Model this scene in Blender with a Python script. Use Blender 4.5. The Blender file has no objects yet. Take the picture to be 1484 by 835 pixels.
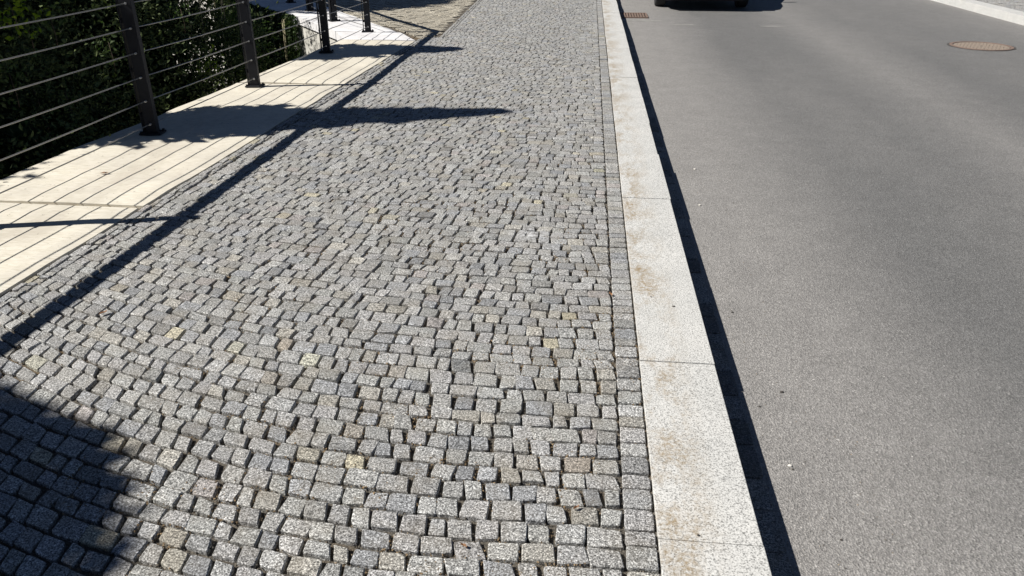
import bpy, bmesh, math, random
import numpy as np
from mathutils import Vector, Matrix, noise as mnoise
R = math.radians
random.seed(7); rng = np.random.default_rng(7)
SC = bpy.context.scene
COL = SC.collection

# ------------------------------------------------------------ camera
CH = 1.6
cam_d = bpy.data.cameras.new("camera"); cam = bpy.data.objects.new("camera", cam_d); COL.objects.link(cam)
cam.location = (0, 0, CH)
cam.rotation_euler = (R(90 - 26.09), 0, R(5.87))
cam_d.sensor_width = 36; cam_d.lens = 36 * 1118 / 1484
cam_d.clip_start = 0.05; cam_d.clip_end = 2000
SC.camera = cam

# ------------------------------------------------------------ light
SUNV = Vector((0.95, 0.257, -1.0)).normalized()          # the way the light travels
w = bpy.data.worlds.new("World"); SC.world = w; w.use_nodes = True
nt = w.node_tree
bg = nt.nodes['Background']; bg.inputs[1].default_value = 0.05
sky = nt.nodes.new('ShaderNodeTexSky'); sky.sky_type = 'NISHITA'; sky.sun_disc = False
sky.sun_elevation = R(45.5); sky.sun_rotation = R(254.9); sky.altitude = 300; sky.dust_density = 0.1; sky.air_density = 0.42
nt.links.new(sky.outputs[0], bg.inputs[0])
sl = bpy.data.lights.new("sun", 'SUN'); sl.energy = 5.0; sl.angle = R(0.53); sl.color = (1, 0.955, 0.89)
sun = bpy.data.objects.new("sun", sl); COL.objects.link(sun)
sun.rotation_euler = SUNV.to_track_quat('-Z', 'Y').to_euler()
SC.view_settings.view_transform = 'Standard'; SC.view_settings.look = 'None'
SC.view_settings.exposure = 0.42; SC.view_settings.gamma = 1

# ------------------------------------------------------------ helpers
def mk(name, verts, faces, mat=None, parent=None, smooth=False, col=None, loc=None):
    me = bpy.data.meshes.new(name)
    me.from_pydata([tuple(v) for v in verts], [], [tuple(f) for f in faces])
    me.update()
    if smooth: me.polygons.foreach_set('use_smooth', [True] * len(me.polygons))
    if col is not None:
        at = me.color_attributes.new('tone', 'FLOAT_COLOR', 'POINT')
        at.data.foreach_set('color', np.asarray(col, dtype=np.float32).ravel())
    o = bpy.data.objects.new(name, me); COL.objects.link(o)
    if mat: me.materials.append(mat)
    if parent: o.parent = parent
    if loc: o.location = loc
    return o

def bobj(name, bm, mat=None, parent=None, smooth=False, loc=None):
    me = bpy.data.meshes.new(name)
    bmesh.ops.recalc_face_normals(bm, faces=bm.faces)
    bm.to_mesh(me); bm.free()
    if smooth: me.polygons.foreach_set('use_smooth', [True] * len(me.polygons))
    o = bpy.data.objects.new(name, me); COL.objects.link(o)
    if mat: me.materials.append(mat)
    if parent: o.parent = parent
    if loc: o.location = loc
    return o

def big(name, V, F, mat, parent=None, col=None, smooth=False):
    """fast numpy mesh: V (n,3), F (m,k) same size faces"""
    V = np.asarray(V, np.float32); F = np.asarray(F, np.int32)
    me = bpy.data.meshes.new(name)
    me.vertices.add(len(V)); me.vertices.foreach_set('co', V.ravel())
    m, k = F.shape
    me.loops.add(m * k); me.loops.foreach_set('vertex_index', F.ravel())
    me.polygons.add(m); me.polygons.foreach_set('loop_start', np.arange(0, m * k, k, dtype=np.int32))
    try: me.polygons.foreach_set('loop_total', np.full(m, k, dtype=np.int32))
    except Exception: pass
    me.polygons.foreach_set('use_smooth', [bool(smooth)] * m)
    me.update(calc_edges=True)
    if col is not None:
        at = me.color_attributes.new('tone', 'FLOAT_COLOR', 'POINT')
        at.data.foreach_set('color', np.asarray(col, dtype=np.float32).ravel())
    o = bpy.data.objects.new(name, me); COL.objects.link(o)
    me.materials.append(mat)
    if parent: o.parent = parent
    return o

def empty(name, loc, rz=0):
    o = bpy.data.objects.new(name, None); COL.objects.link(o); o.location = loc; o.rotation_euler = (0, 0, rz)
    o.empty_display_size = 0.2
    return o

def tag(o, label=None, cat=None, group=None, kind=None):
    if label: o['label'] = label
    if cat: o['category'] = cat
    if group: o['group'] = group
    if kind: o['kind'] = kind
    return o

def add_box(bm, c, s, rz=0, M=None):
    m = Matrix.Translation(c) @ Matrix.Rotation(rz, 4, 'Z') @ Matrix.Diagonal((s[0], s[1], s[2], 1))
    if M: m = M @ m
    return bmesh.ops.create_cube(bm, size=1, matrix=m)['verts']

def add_cyl(bm, a, b, r, n=8, r2=None):
    a, b = Vector(a), Vector(b); d = b - a
    m = Matrix.Translation((a + b) / 2) @ d.to_track_quat('Z', 'Y').to_matrix().to_4x4()
    bmesh.ops.create_cone(bm, cap_ends=True, segments=n, radius1=r, radius2=r if r2 is None else r2, depth=d.length, matrix=m)

def bevel(bm, w_, seg=1):
    bmesh.ops.bevel(bm, geom=[e for e in bm.edges], offset=w_, segments=seg, affect='EDGES', profile=0.6)

def tube(name, pts, r, mat, parent=None, n=6):
    pts = [Vector(p) for p in pts]; V = []; F = []
    for i, p in enumerate(pts):
        d = (pts[min(i + 1, len(pts) - 1)] - pts[max(i - 1, 0)]).normalized()
        up = Vector((0, 0, 1)) if abs(d.z) < .9 else Vector((1, 0, 0))
        s = d.cross(up).normalized(); t = s.cross(d)
        rr = r[i] if isinstance(r, (list, tuple)) else r
        for k in range(n):
            a = 2 * math.pi * k / n
            V.append(p + (s * math.cos(a) + t * math.sin(a)) * rr)
    for i in range(len(pts) - 1):
        for k in range(n):
            F.append((i * n + k, i * n + (k + 1) % n, (i + 1) * n + (k + 1) % n, (i + 1) * n + k))
    F.append(tuple(range(n))[::-1]); F.append(tuple(range((len(pts) - 1) * n, len(pts) * n)))
    return mk(name, V, F, mat, parent, smooth=True)

# ------------------------------------------------------------ materials
class NT:
    def __init__(s, name, rough=0.7):
        s.m = bpy.data.materials.new(name); s.m.use_nodes = True; s.t = s.m.node_tree; s.n = s.t.nodes
        s.p = s.n['Principled BSDF']; s.p.inputs['Roughness'].default_value = rough
        s.geo = s.n.new('ShaderNodeNewGeometry'); s.pos = s.geo.outputs['Position']
    def lk(s, a, b): s.t.links.new(a, b)
    def noise(s, scale, detail=3, rough=.5, vec=None, dist=0):
        n = s.n.new('ShaderNodeTexNoise'); n.inputs['Scale'].default_value = scale; n.inputs['Detail'].default_value = detail
        n.inputs['Roughness'].default_value = rough; n.inputs['Distortion'].default_value = dist
        s.lk(vec or s.pos, n.inputs['Vector']); return n.outputs['Fac']
    def voro(s, scale, vec=None, out='Distance', feat='F1'):
        n = s.n.new('ShaderNodeTexVoronoi'); n.inputs['Scale'].default_value = scale; n.feature = feat
        s.lk(vec or s.pos, n.inputs['Vector']); return n.outputs[out]
    def ramp(s, fac, stops, interp='LINEAR'):
        n = s.n.new('ShaderNodeValToRGB'); cr = n.color_ramp; cr.interpolation = interp
        while len(cr.elements) < len(stops): cr.elements.new(0.5)
        for e, (p, c) in zip(cr.elements, stops):
            e.position = p; e.color = (c[0], c[1], c[2], 1) if isinstance(c, (tuple, list)) else (c, c, c, 1)
        s.lk(fac, n.inputs['Fac']); return n.outputs['Color']
    def mix(s, a, b, fac=0.5, mode='MIX'):
        n = s.n.new('ShaderNodeMix'); n.data_type = 'RGBA'; n.blend_type = mode
        for v, i in ((a, 6), (b, 7), (fac, 0)):
            if isinstance(v, (int, float)): 
                if i == 0: n.inputs[0].default_value = v
                else: n.inputs[i].default_value = (v, v, v, 1)
            elif isinstance(v, tuple): n.inputs[i].default_value = (v[0], v[1], v[2], 1)
            else: s.lk(v, n.inputs[i])
        return n.outputs[2]
    def math(s, op, a, b=0.0, c=None, clamp=False):
        n = s.n.new('ShaderNodeMath'); n.operation = op; n.use_clamp = clamp
        for i, v in enumerate((a, b) if c is None else (a, b, c)):
            if isinstance(v, (int, float)): n.inputs[i].default_value = v
            else: s.lk(v, n.inputs[i])
        return n.outputs[0]
    def xyz(s):
        n = s.n.new('ShaderNodeSeparateXYZ'); s.lk(s.pos, n.inputs[0]); return n.outputs
    def mapping(s, scale, rot=(0, 0, 0)):
        n = s.n.new('ShaderNodeMapping'); n.inputs['Scale'].default_value = scale; n.inputs['Rotation'].default_value = rot
        s.lk(s.pos, n.inputs['Vector']); return n.outputs[0]
    def attr(s, name='tone'):
        n = s.n.new('ShaderNodeAttribute'); n.attribute_name = name; return n.outputs['Color']
    def color(s, c):
        if isinstance(c, tuple): s.p.inputs['Base Color'].default_value = (c[0], c[1], c[2], 1)
        else: s.lk(c, s.p.inputs['Base Color'])
    def bump(s, h, strength=.5, dist=.01):
        n = s.n.new('ShaderNodeBump'); n.inputs['Strength'].default_value = strength; n.inputs['Distance'].default_value = dist
        s.lk(h, n.inputs['Height']); s.lk(n.outputs[0], s.p.inputs['Normal'])

def m_cobble():
    s = NT("granite_cobble", .75)
    base = s.attr()
    sp = s.noise(225, 2, .65); sp2 = s.noise(110, 2, .6)
    f = s.ramp(sp, [(.34, .12), (.43, .6), (.51, 1.0), (.58, 1.5), (.67, 2.3)])
    f2 = s.ramp(sp2, [(.33, .5), (.5, 1.0), (.66, 1.45)])
    c = s.mix(base, f, 1, 'MULTIPLY'); c = s.mix(c, f2, 1, 'MULTIPLY')
    dirt = s.ramp(s.noise(7, 4, .6), [(.45, 0), (.75, .35)])
    c = s.mix(c, (.19, .155, .10), dirt)
    # pale chalky smear beside the middle of the path
    d = s.n.new('ShaderNodeVectorMath'); d.operation = 'DISTANCE'; s.lk(s.pos, d.inputs[0]); d.inputs[1].default_value = (-.30, 3.93, 0)
    msk = s.math('MULTIPLY', s.math('SUBTRACT', .16, d.outputs['Value'], clamp=True), s.ramp(s.noise(28, 4, .7), [(.45, 0), (.6, 1)]))
    c = s.mix(c, (.55, .56, .57), s.math('MULTIPLY', msk, 7, clamp=True))
    s.color(c)
    h = s.math('ADD', s.noise(45, 4, .65), s.math('MULTIPLY', s.noise(200, 2), .4))
    s.bump(h, .75, .0045)
    return s.m

def m_kerb():
    s = NT("pale_granite", .7)
    sp = s.noise(190, 2, .6); big_ = s.noise(3.1, 3)
    c = s.ramp(sp, [(.30, .15), (.40, .36), (.50, .60), (.7, .72)])
    c = s.mix(c, s.ramp(big_, [(.3, (.87, .875, .845)), (.7, (1, .995, .955))]), 1, 'MULTIPLY')
    x, y, z = s.xyz()
    # brown water stains creeping in from the cobble side of the kerb
    e = s.math('SUBTRACT', x, s.math('MULTIPLY_ADD', y, -.0094, .262))
    near = s.math('SUBTRACT', 1, s.math('MULTIPLY', s.math('ABSOLUTE', s.math('SUBTRACT', e, .05)), 6.5), clamp=True)
    st = s.ramp(s.noise(4.2, 5, .7, vec=s.mapping((1.3, .62, 1))), [(.43, 0), (.57, 1)])
    grain = s.ramp(s.noise(55, 3, .7), [(.38, .15), (.62, 1)])
    k = s.math('MULTIPLY', s.math('MULTIPLY', near, st), grain)
    c = s.mix(c, (.27, .20, .11), s.math('MULTIPLY', k, 1.0))
    
    
    
    s.color(c); s.bump(s.noise(160, 3, .6), .35, .004)
    return s.m

def m_coping(name="cream_limestone", tint=(1, 1, 1)):
    s = NT(name, .75)
    fine = s.noise(60, 4, .6, vec=s.mapping((.25, 1.6, 1), (0, 0, R(12))))
    c = s.ramp(fine, [(.3, (.56, .52, .43)), (.5, (.675, .635, .55)), (.7, (.74, .705, .63))])
    c = s.mix(c, s.ramp(s.noise(2.2, 4, .6), [(.35, (.86, .86, .85)), (.65, (1, 1, .97))]), 1, 'MULTIPLY')
    st = s.ramp(s.noise(1.7, 6, .72, vec=s.mapping((1.6, .7, 1))), [(.50, 0), (.66, .55)]); c = s.mix(c, (.44, .40, .33), st)
    pit = s.ramp(s.noise(42, 2, .5), [(.25, .45), (.31, 1)])
    c = s.mix(s.mix(c, pit, 1, 'MULTIPLY'), tint, 1, 'MULTIPLY')
    s.color(c); s.bump(fine, .25, .004)
    return s.m

def m_asphalt():
    s = NT("worn_asphalt", .8)
    agg = s.voro(150, out='Color'); av = s.ramp(agg, [(.0, .10), (.35, .148), (.7, .185), (.94, .235), (1, .38)])
    gr = s.ramp(s.noise(260, 2, .6), [(.35, .72), (.6, 1.18)])
    c = s.mix(av, gr, 1, 'MULTIPLY')
    x, y, z = s.xyz()
    # worn wheel tracks are darker, dusty gutter is warmer and paler
    tr = s.ramp(s.math('MULTIPLY', x, .125), [(.08, .0), (.13, .12), (.235, 1), (.34, .95), (.43, .45), (.54, .95), (.72, .8), (.93, .4)])
    wob = s.noise(.55, 3, .6, vec=s.mapping((1, .35, 1)))
    tr = s.math('MULTIPLY', tr, s.math('MULTIPLY_ADD', wob, .9, .55), clamp=True)
    c = s.mix(s.mix(c, (1.54, 1.49, 1.425), 1, 'MULTIPLY'), s.mix(c, (.86, .857, .84), 1, 'MULTIPLY'), tr)
    c = s.mix(c, s.ramp(s.noise(5, 5, .6), [(.3, .92), (.7, 1.07)]), 1, 'MULTIPLY')
    scr = s.ramp(s.noise(3, 4, .65, vec=s.mapping((.6, 3.4, 1))), [(.66, 0), (.74, 1)])
    c = s.mix(c, s.mix(c, (1.05, 1.05, 1.05), 1, 'MULTIPLY'), scr)
    s.color(c)
    h = s.math('ADD', s.voro(150), s.math('MULTIPLY', s.noise(260, 2), .6))
    s.bump(h, .7, .0045)
    return s.m

def m_bed():
    s = NT("joint_sand", .95)
    n1 = s.noise(160, 3, .7); n2 = s.noise(2.6, 4, .6)
    c = s.ramp(n1, [(.3, (.05, .045, .038)), (.55, (.125, .112, .092)), (.75, (.25, .22, .18))])
    c = s.mix(c, s.ramp(n2, [(.5, (1, 1, 1)), (.68, (1.3, 1.02, .68))]), 1, 'MULTIPLY')
    s.color(c); s.bump(n1, 1, .01)
    return s.m

def m_grit():
    s = NT("grit", .9)
    v = s.voro(90, out='Color'); b = s.ramp(v, [(0, (.05, .045, .04)), (.4, (.13, .12, .105)), (.75, (.22, .19, .15)), (1, (.40, .34, .25))])
    c = s.mix(b, s.ramp(s.noise(2.6, 4, .6), [(.5, (1, 1, 1)), (.66, (1.45, 1.1, .68))]), 1, 'MULTIPLY')
    s.color(c); return s.m

def m_plain(name, c, rough=.6, metal=0, noise_amt=.15, scale=20, bump=0):
    s = NT(name, rough); s.p.inputs['Metallic'].default_value = metal
    n = s.noise(scale, 4, .6)
    k = s.ramp(n, [(.3, 1 - noise_amt), (.7, 1 + noise_amt)])
    s.color(s.mix(c, k, 1, 'MULTIPLY'))
    if bump: s.bump(n, bump, .003)
    return s.m

def m_leaf(name, dark, light, trans=.18, rough=.75, scale=9):
    s = NT(name, rough); s.p.inputs['Specular IOR Level'].default_value = .2
    c = s.ramp(s.noise(scale, 4, .75), [(.40, dark), (.66, light)])
    s.color(c)
    tr = s.n.new('ShaderNodeBsdfTranslucent'); s.lk(s.mix(c, (1.2, 1.5, .5), 1, 'MULTIPLY'), tr.inputs[0])
    mx = s.n.new('ShaderNodeMixShader'); mx.inputs[0].default_value = trans
    s.lk(s.p.outputs[0], mx.inputs[1]); s.lk(tr.outputs[0], mx.inputs[2])
    s.lk(mx.outputs[0], s.n['Material Output'].inputs['Surface'])
    return s.m

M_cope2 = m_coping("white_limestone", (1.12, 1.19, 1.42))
M_cob, M_kerb, M_cope, M_asph, M_bed, M_grit = m_cobble(), m_kerb(), m_coping(), m_asphalt(), m_bed(), m_grit()
M_post = m_plain("anthracite_paint", (.013, .014, .018), .6, 0, .25, 14)
M_post.node_tree.nodes['Principled BSDF'].inputs['Specular IOR Level'].default_value = .22
M_cable = m_plain("steel_cable", (.34, .33, .31), .42, .55, .1, 60)
M_bolt = m_plain("zinc_bolt", (.55, .55, .55), .35, .7, .1, 60)
M_wallm = m_plain("canal_wall_concrete", (.50, .49, .45), .85, 0, .25, 4, .4)
M_soil = m_plain("dark_bank_soil", (.030, .027, .018), .95, 0, .4, 6, .6)
M_rust = m_plain("rusty_iron", (.205, .145, .115), .75, .1, .3, 50, .5)
M_mhc = m_plain("dusty_brown_cover", (.25, .205, .165), .85, 0, .28, 60, .7)
M_bark = m_plain("bark", (.09, .065, .045), .9, 0, .35, 18, .8)
M_stem = m_plain("pale_stem", (.30, .27, .16), .7, 0, .25, 30)
M_mortar = m_plain("pale_mortar", (.55, .50, .40), .9, 0, .2, 60, .5)
M_leafD = m_leaf("dark_foliage", (.014, .026, .010), (.17, .215, .085), .08, .75, 2.6)
M_leafC = m_leaf("conifer_foliage", (.012, .025, .010), (.04, .065, .025), .05)
M_leafM = m_leaf("ivy_leaves", (.025, .05, .018), (.085, .12, .045), .15)
M_leafG = m_leaf("shrub_leaves", (.03, .06, .018), (.10, .14, .05), .2, .65)
M_leafY = m_leaf("lime_leaves", (.12, .20, .015), (.25, .33, .03), .3)

# ------------------------------------------------------------ layout curves (metres; kerb runs along +Y)
RZ = -0.14                                             # road level
def xk(y): return .262 - .0094 * y                     # cobble side of the kerb
def xkr(y): return .555 - .0100 * y                    # road side
def xcr(y): return -2.70 + .033 * (y - 2.95)           # coping, pavement side
def xcl(y): return -3.87 + .0665 * (y - 4.4)           # coping, canal side
CORN_R = Vector((-2.46, 10.93)); CORN_L = Vector((-3.43, 11.02))
def ret_r(s): return CORN_R + Vector((-.555, .832)) * s
def ret_l(s): 
    d = Vector((-1.55, 2.16)).normalized() if s < 2.66 else Vector((-2.10, 2.45)).normalized()
    return CORN_L + d * s if s < 2.66 else Vector((-4.98, 13.18)) + d * (s - 2.66)
def drive_edge(y): return -2.20 - .035 * (y - 11.4)    # line of setts between path and driveway

# ------------------------------------------------------------ terrain, canal, road
def edge_x(y):
    if y < 11: return xcl(max(y, -30))
    return max(-3.43 - (y - 11) * .72 if y < 13.18 else -5.0 - (y - 13.18) * .857, -24)
offs = [60, 40, .6, .22, .21, -2.6, -4.2, -5.6, -9, -30, -120, -500]
hz = [-.45, -.45, -.45, -.45, -2.5, -2.45, -1.3, .15, .3, .4, .5, .5]
ys = [-500, -120, -30, -10, -3, 0, 2, 4, 6, 8, 9.5, 11, 12.5, 14, 16, 19, 24, 32, 60, 150, 700]
V, F = [], []
for y in ys:
    for o_, z in zip([500] + offs, [-.45] + hz):
        x = edge_x(y) + o_
        V.append((x, y, z + (random.uniform(-.1, .1) if -9 < o_ < -2 else 0)))
n = len(offs) + 1
for i in range(len(ys) - 1):
    for j in range(n - 1):
        F.append((i * n + j, i * n + j + 1, (i + 1) * n + j + 1, (i + 1) * n + j))
tag(mk("ground", V, F, M_soil), kind='structure')

sw = NT("canal_water", .08); sw.color((.012, .018, .014)); sw.bump(sw.noise(6, 3), .15, .03)
V = []
for y in ys[2:19]:
    V += [(edge_x(y) - .07, y, -2.2), (edge_x(y) - 3.4, y, -2.2)]
tag(mk("canal_water", V, [(2 * i, 2 * i + 1, 2 * i + 3, 2 * i + 2) for i in range(len(V) // 2 - 1)], sw.m), kind='structure')

tag(mk("road", [(xkr(-60) - .02, -60, RZ), (7.17, -60, RZ), (7.17, 150, RZ), (xkr(150) - .02, 150, RZ)], [(0, 1, 2, 3)], M_asph), kind='structure')

M_scuff = m_plain("pale_scuff", (.27, .265, .25), .85, 0, .3, 9)
road = bpy.data.objects["road"]
for (u_, v_, lx, ly) in ((.86, 14.35, .42, .10), (1.50, 13.9, .22, .07), (2.95, 13.85, .26, .06)):
    Vv = []
    for k in range(18):
        a_ = 2 * math.pi * k / 18; q_ = random.uniform(.65, 1.05); Vv.append((u_ + math.cos(a_) * lx * q_, v_ + math.sin(a_) * ly * q_, RZ + .003))
    mk("worn_patch", Vv, [tuple(range(18))], M_scuff, road)
# ------------------------------------------------------------ kerbs
def kerb_stone(y0, y1, xa, xb, z1, parent, flip=1):
    """one kerb stone with worn arrises, own origin"""
    bm = bmesh.new(); g = .0014
    c = Vector(((xa(y0) + xb(y0)) / 2, (y0 + y1) / 2, 0))
    jit = [random.uniform(-.003, .003) for _ in range(4)]
    pts = [(xa(y0 + g) + jit[0], y0 + g), (xb(y0 + g) + jit[1], y0 + g), (xb(y1 - g) + jit[1], y1 - g), (xa(y1 - g) + jit[0], y1 - g)]
    top = [bm.verts.new((p[0] - c.x, p[1] - c.y, z1 + jit[2])) for p in pts]
    bot = [bm.verts.new((p[0] - c.x, p[1] - c.y, -.35)) for p in pts]
    bm.faces.new(top); bm.faces.new(bot[::-1])
    for i in range(4): bm.faces.new((top[i], bot[i], bot[(i + 1) % 4], top[(i + 1) % 4]))
    es = [e for e in bm.edges if all(v.co.z > -.1 for v in e.verts)]
    bmesh.ops.bevel(bm, geom=es, offset=.0025, segments=2, affect='EDGES', profile=.5)
    return bobj("kerb_stone", bm, M_kerb, parent, loc=c)
kb = tag(mk("kerb", [(xk(-6) + .02, -6, -.2), (xkr(-6) - .02, -6, -.2), (xkr(60) - .02, 60, -.2), (xk(60) + .02, 60, -.2)], [(0, 1, 2, 3)], M_bed), kind='structure')
yj = -1.3; joints = []
while yj < 46: joints.append(yj); yj += .965
sh = 3.615 - min(joints, key=lambda v: abs(v - 3.615)); joints = [j + sh for j in joints]
for a, b in zip(joints, joints[1:]): kerb_stone(a, b, xk, xkr, .004, kb)
kf = tag(mk("far_kerb", [(7.19, -6, -.2), (7.45, -6, -.2), (7.45, 60, -.2), (7.19, 60, -.2)], [(0, 1, 2, 3)], M_bed), kind='structure')
for i in range(44): kerb_stone(-1 + i, i, lambda y: 7.17, lambda y: 7.47, 0.0, kf)

# ------------------------------------------------------------ cobbles
def turn(y): t = min(max((y - 1.9) / 1.7, 0), 1); return t * t * (3 - 2 * t)
def T(x, y):
    u = max(-.25 - x, 0); w_ = turn(y)
    return (.115 - .065 * w_) * u * u + .06 * w_ * max(0, -x - .1)
def wob(x, y): return .012 * mnoise.noise(Vector((x * 1.3, y * .9, 3.1))) + .0035 * mnoise.noise(Vector((x * 6, y * 5, 9.1)))

def stone_tone():
    g = random.gauss(.285, .032); g = min(max(g, .20), .35)
    r = random.random()
    if r < .008: return (g * 1.22, g * 1.14, g * .88)
    if r < .08: return (g * 1.04, g * 1.01, g * .92)
    if r < .095: return (g * 1.04, g * .985, g * .955)
    if r < .20: return (g * .86, g * .885, g * .91)
    return (g * random.uniform(.985, 1.01), g * 1.0, g * random.uniform(.955, .995))

def stone(corners, rs=1.0, h=.0, tone=None, deep=.035, crown=.0004):
    """corners: 4 ground points anticlockwise. 10-sided worn stone: skirt, shoulder and crowned top"""
    c = [Vector((p[0], p[1])) for p in corners]
    m = (c[0] + c[1] + c[2] + c[3]) / 4
    out = []
    for i in range(4):
        p, a, b = c[i], c[i - 1], c[(i + 1) % 4]
        k = random.choice((.05, .07, .09, .12, .16, .24)) * rs
        k2 = k * random.uniform(.7, 1.3)
        out.append(p.lerp(a, k)); 
        if random.random() < .5: out.append(p.lerp((a + b) / 2, k * .42))
        else: out.append(p.lerp((a + b) / 2, k * .36))
        out.append(p.lerp(b, k2))
    out = [q + Vector((random.uniform(-1, 1), random.uniform(-1, 1))) * .0016 for q in out]
    n_ = len(out); tx, ty = random.gauss(0, .012), random.gauss(0, .012)
    V = []
    def hz_(q): return h + tx * (q.x - m.x) + ty * (q.y - m.y)
    for q in out: V.append((q.x, q.y, hz_(q) - deep))
    for q in out: V.append((q.x, q.y, hz_(q) - .0034 + random.uniform(-.0006, .0006)))
    for q in out:
        d = (m - q); l = d.length; q2 = q + d * (min(.0034, l * .25) / l)
        V.append((q2.x, q2.y, hz_(q2) - .0004 + random.uniform(-.0005, .0005)))
    V.append((m.x + random.uniform(-.01, .01), m.y + random.uniform(-.01, .01), h + crown + random.uniform(-.0006, .0008)))
    F = []
    for ring in (0, 1):
        for i in range(n_):
            a = ring * n_ + i; b = ring * n_ + (i + 1) % n_
            F.append((a, b, b + n_)); F.append((a, b + n_, a + n_))
    for i in range(n_): F.append((2 * n_ + i, 2 * n_ + (i + 1) % n_, 3 * n_))
    t = tone or stone_tone()
    return V, F, t, m

field = []; edging = []; border = []
def inset(q, g, gy=None):
    gy = g if gy is None else gy
    m = [(q[0][0] + q[1][0] + q[2][0] + q[3][0]) / 4, (q[0][1] + q[1][1] + q[2][1] + q[3][1]) / 4]
    r = []
    for p in q:
        r.append((p[0] + (g if p[0] < m[0] else -g), p[1] + (gy if p[1] < m[1] else -gy)))
    return r
PAVE_END = 24.0
# main field: bowed courses
yj = .35; rows = []
while yj < PAVE_END:
    rows.append(yj); yj += random.uniform(.066, .088) if yj < 12 else random.uniform(.082, .102)
def xleft(y): return (xcr(y) + .115) if y < 11.05 else drive_edge(y) + .11
for j in range(len(rows) - 1):
    x = xk(rows[j]) - .097 - random.uniform(0, .002)
    while True:
        wdt = random.choice((.058, .066, .073, .079, .085, .091, .104)) * random.uniform(.95, 1.05)
        x0 = x - wdt
        yc = rows[j] + T(x0 + wdt / 2, rows[j])
        xl = xleft(yc)
        if x < xl + .02: break
        if x0 < xl + .045: x0 = xl
        if x - x0 < .03: break
        sk = (rows[j + 1] - rows[j]) * (-.09 + .20 * turn(yc) * min(1, max(0, (-x0) / .5))) + random.gauss(0, .005)
        yb0, yb1 = rows[j] + T(x0, rows[j]) + wob(x0, rows[j]), rows[j] + T(x, rows[j]) + wob(x, rows[j])
        yt0, yt1 = rows[j + 1] + T(x0, rows[j + 1]) + wob(x0, rows[j + 1]), rows[j + 1] + T(x, rows[j + 1]) + wob(x, rows[j + 1])
        jt = lambda: random.gauss(0, .0028)
        q = [(x0 + jt(), yb0 + jt()), (x + jt(), yb1 + jt()), (x + sk + jt(), yt1 + jt()), (x0 + sk + jt(), yt0 + jt())]
        q = inset(q, random.choice((.0030, .0036, .0044, .0060)), random.choice((.0036, .0046, .0056, .0070)))
        field.append((q, random.gauss(0, .0016)))
        x = x0
# straight course along the kerb
y = .9
while y < PAVE_END:
    l = random.uniform(.060, .098); xa = xk(y) - .098; xb = xk(y) - .006
    edging.append((inset([(xa, y), (xb, y), (xb, y + l), (xa, y + l)], .0028, random.uniform(.0035, .0065)), random.gauss(0, .0014))); y += l
# thin course of split stones along the coping / driveway line
y = 1.2
while y < PAVE_END:
    l = random.uniform(.06, .15); o_ = xcr if y < 10.95 else drive_edge
    xa, xb = o_(y) + .016, o_(y) + .110; xm = xa + random.uniform(.035, .058)
    border.append((inset([(xa, y), (xm, y), (xm, y + l), (xa, y + l)], .004), random.gauss(-.004, .003)))
    l2 = l * random.uniform(.35, .65)
    for ya, yb in ((y, y + l2), (y + l2, y + l)):
        border.append((inset([(xm + .003, ya), (xb, ya), (xb + random.uniform(-.008, .004), yb), (xm + .003, yb)], .004), random.gauss(-.003, .003)))
    y += l

pave_v = [(xcr(-3) - .02, -3, -.0165), (xk(-3), -3, -.0165), (xk(11), 11, -.0165), (xcr(10.9) - .02, 11, -.0165),
          (xk(PAVE_END + 3), PAVE_END + 3, -.0165), (-2.7, PAVE_END + 3, -.0165), (-2.35, 11.6, -.0165)]
pave = tag(mk("pavement", pave_v, [(0, 1, 2, 3), (3, 2, 4, 5, 6)], M_bed), kind='structure')

cy_, sy_ = math.cos(R(5.87)), math.sin(R(5.87)); cp_, sp_ = math.cos(R(26.09)), math.sin(R(26.09))
def proj(x, y, z=0):
    Fw = -x * sy_ + y * cy_; Rr = x * cy_ + y * sy_; Z = z - CH
    dd = Fw * cp_ - Z * sp_; up = Fw * sp_ + Z * cp_
    if dd < .05: return (-1e4, -1e4)
    return (742 + 1118 * Rr / dd, 417.5 - 1118 * up / dd)
def gnd(u, v, z=0):
    a = (u - 742) / 1118; b = -(v - 417.5) / 1118
    fx = cp_ + b * sp_; dz = -sp_ + b * cp_; dx, dy = a * cy_ - fx * sy_, a * sy_ + fx * cy_
    t = (z - CH) / dz; return Vector((dx * t, dy * t, z))
def inframe(m): 
    u, v = proj(m[0], m[1]); return -25 < u < 1510 and -25 < v < 860
def cen(q): return (sum(p[0] for p in q) / 4, sum(p[1] for p in q) / 4)

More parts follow.
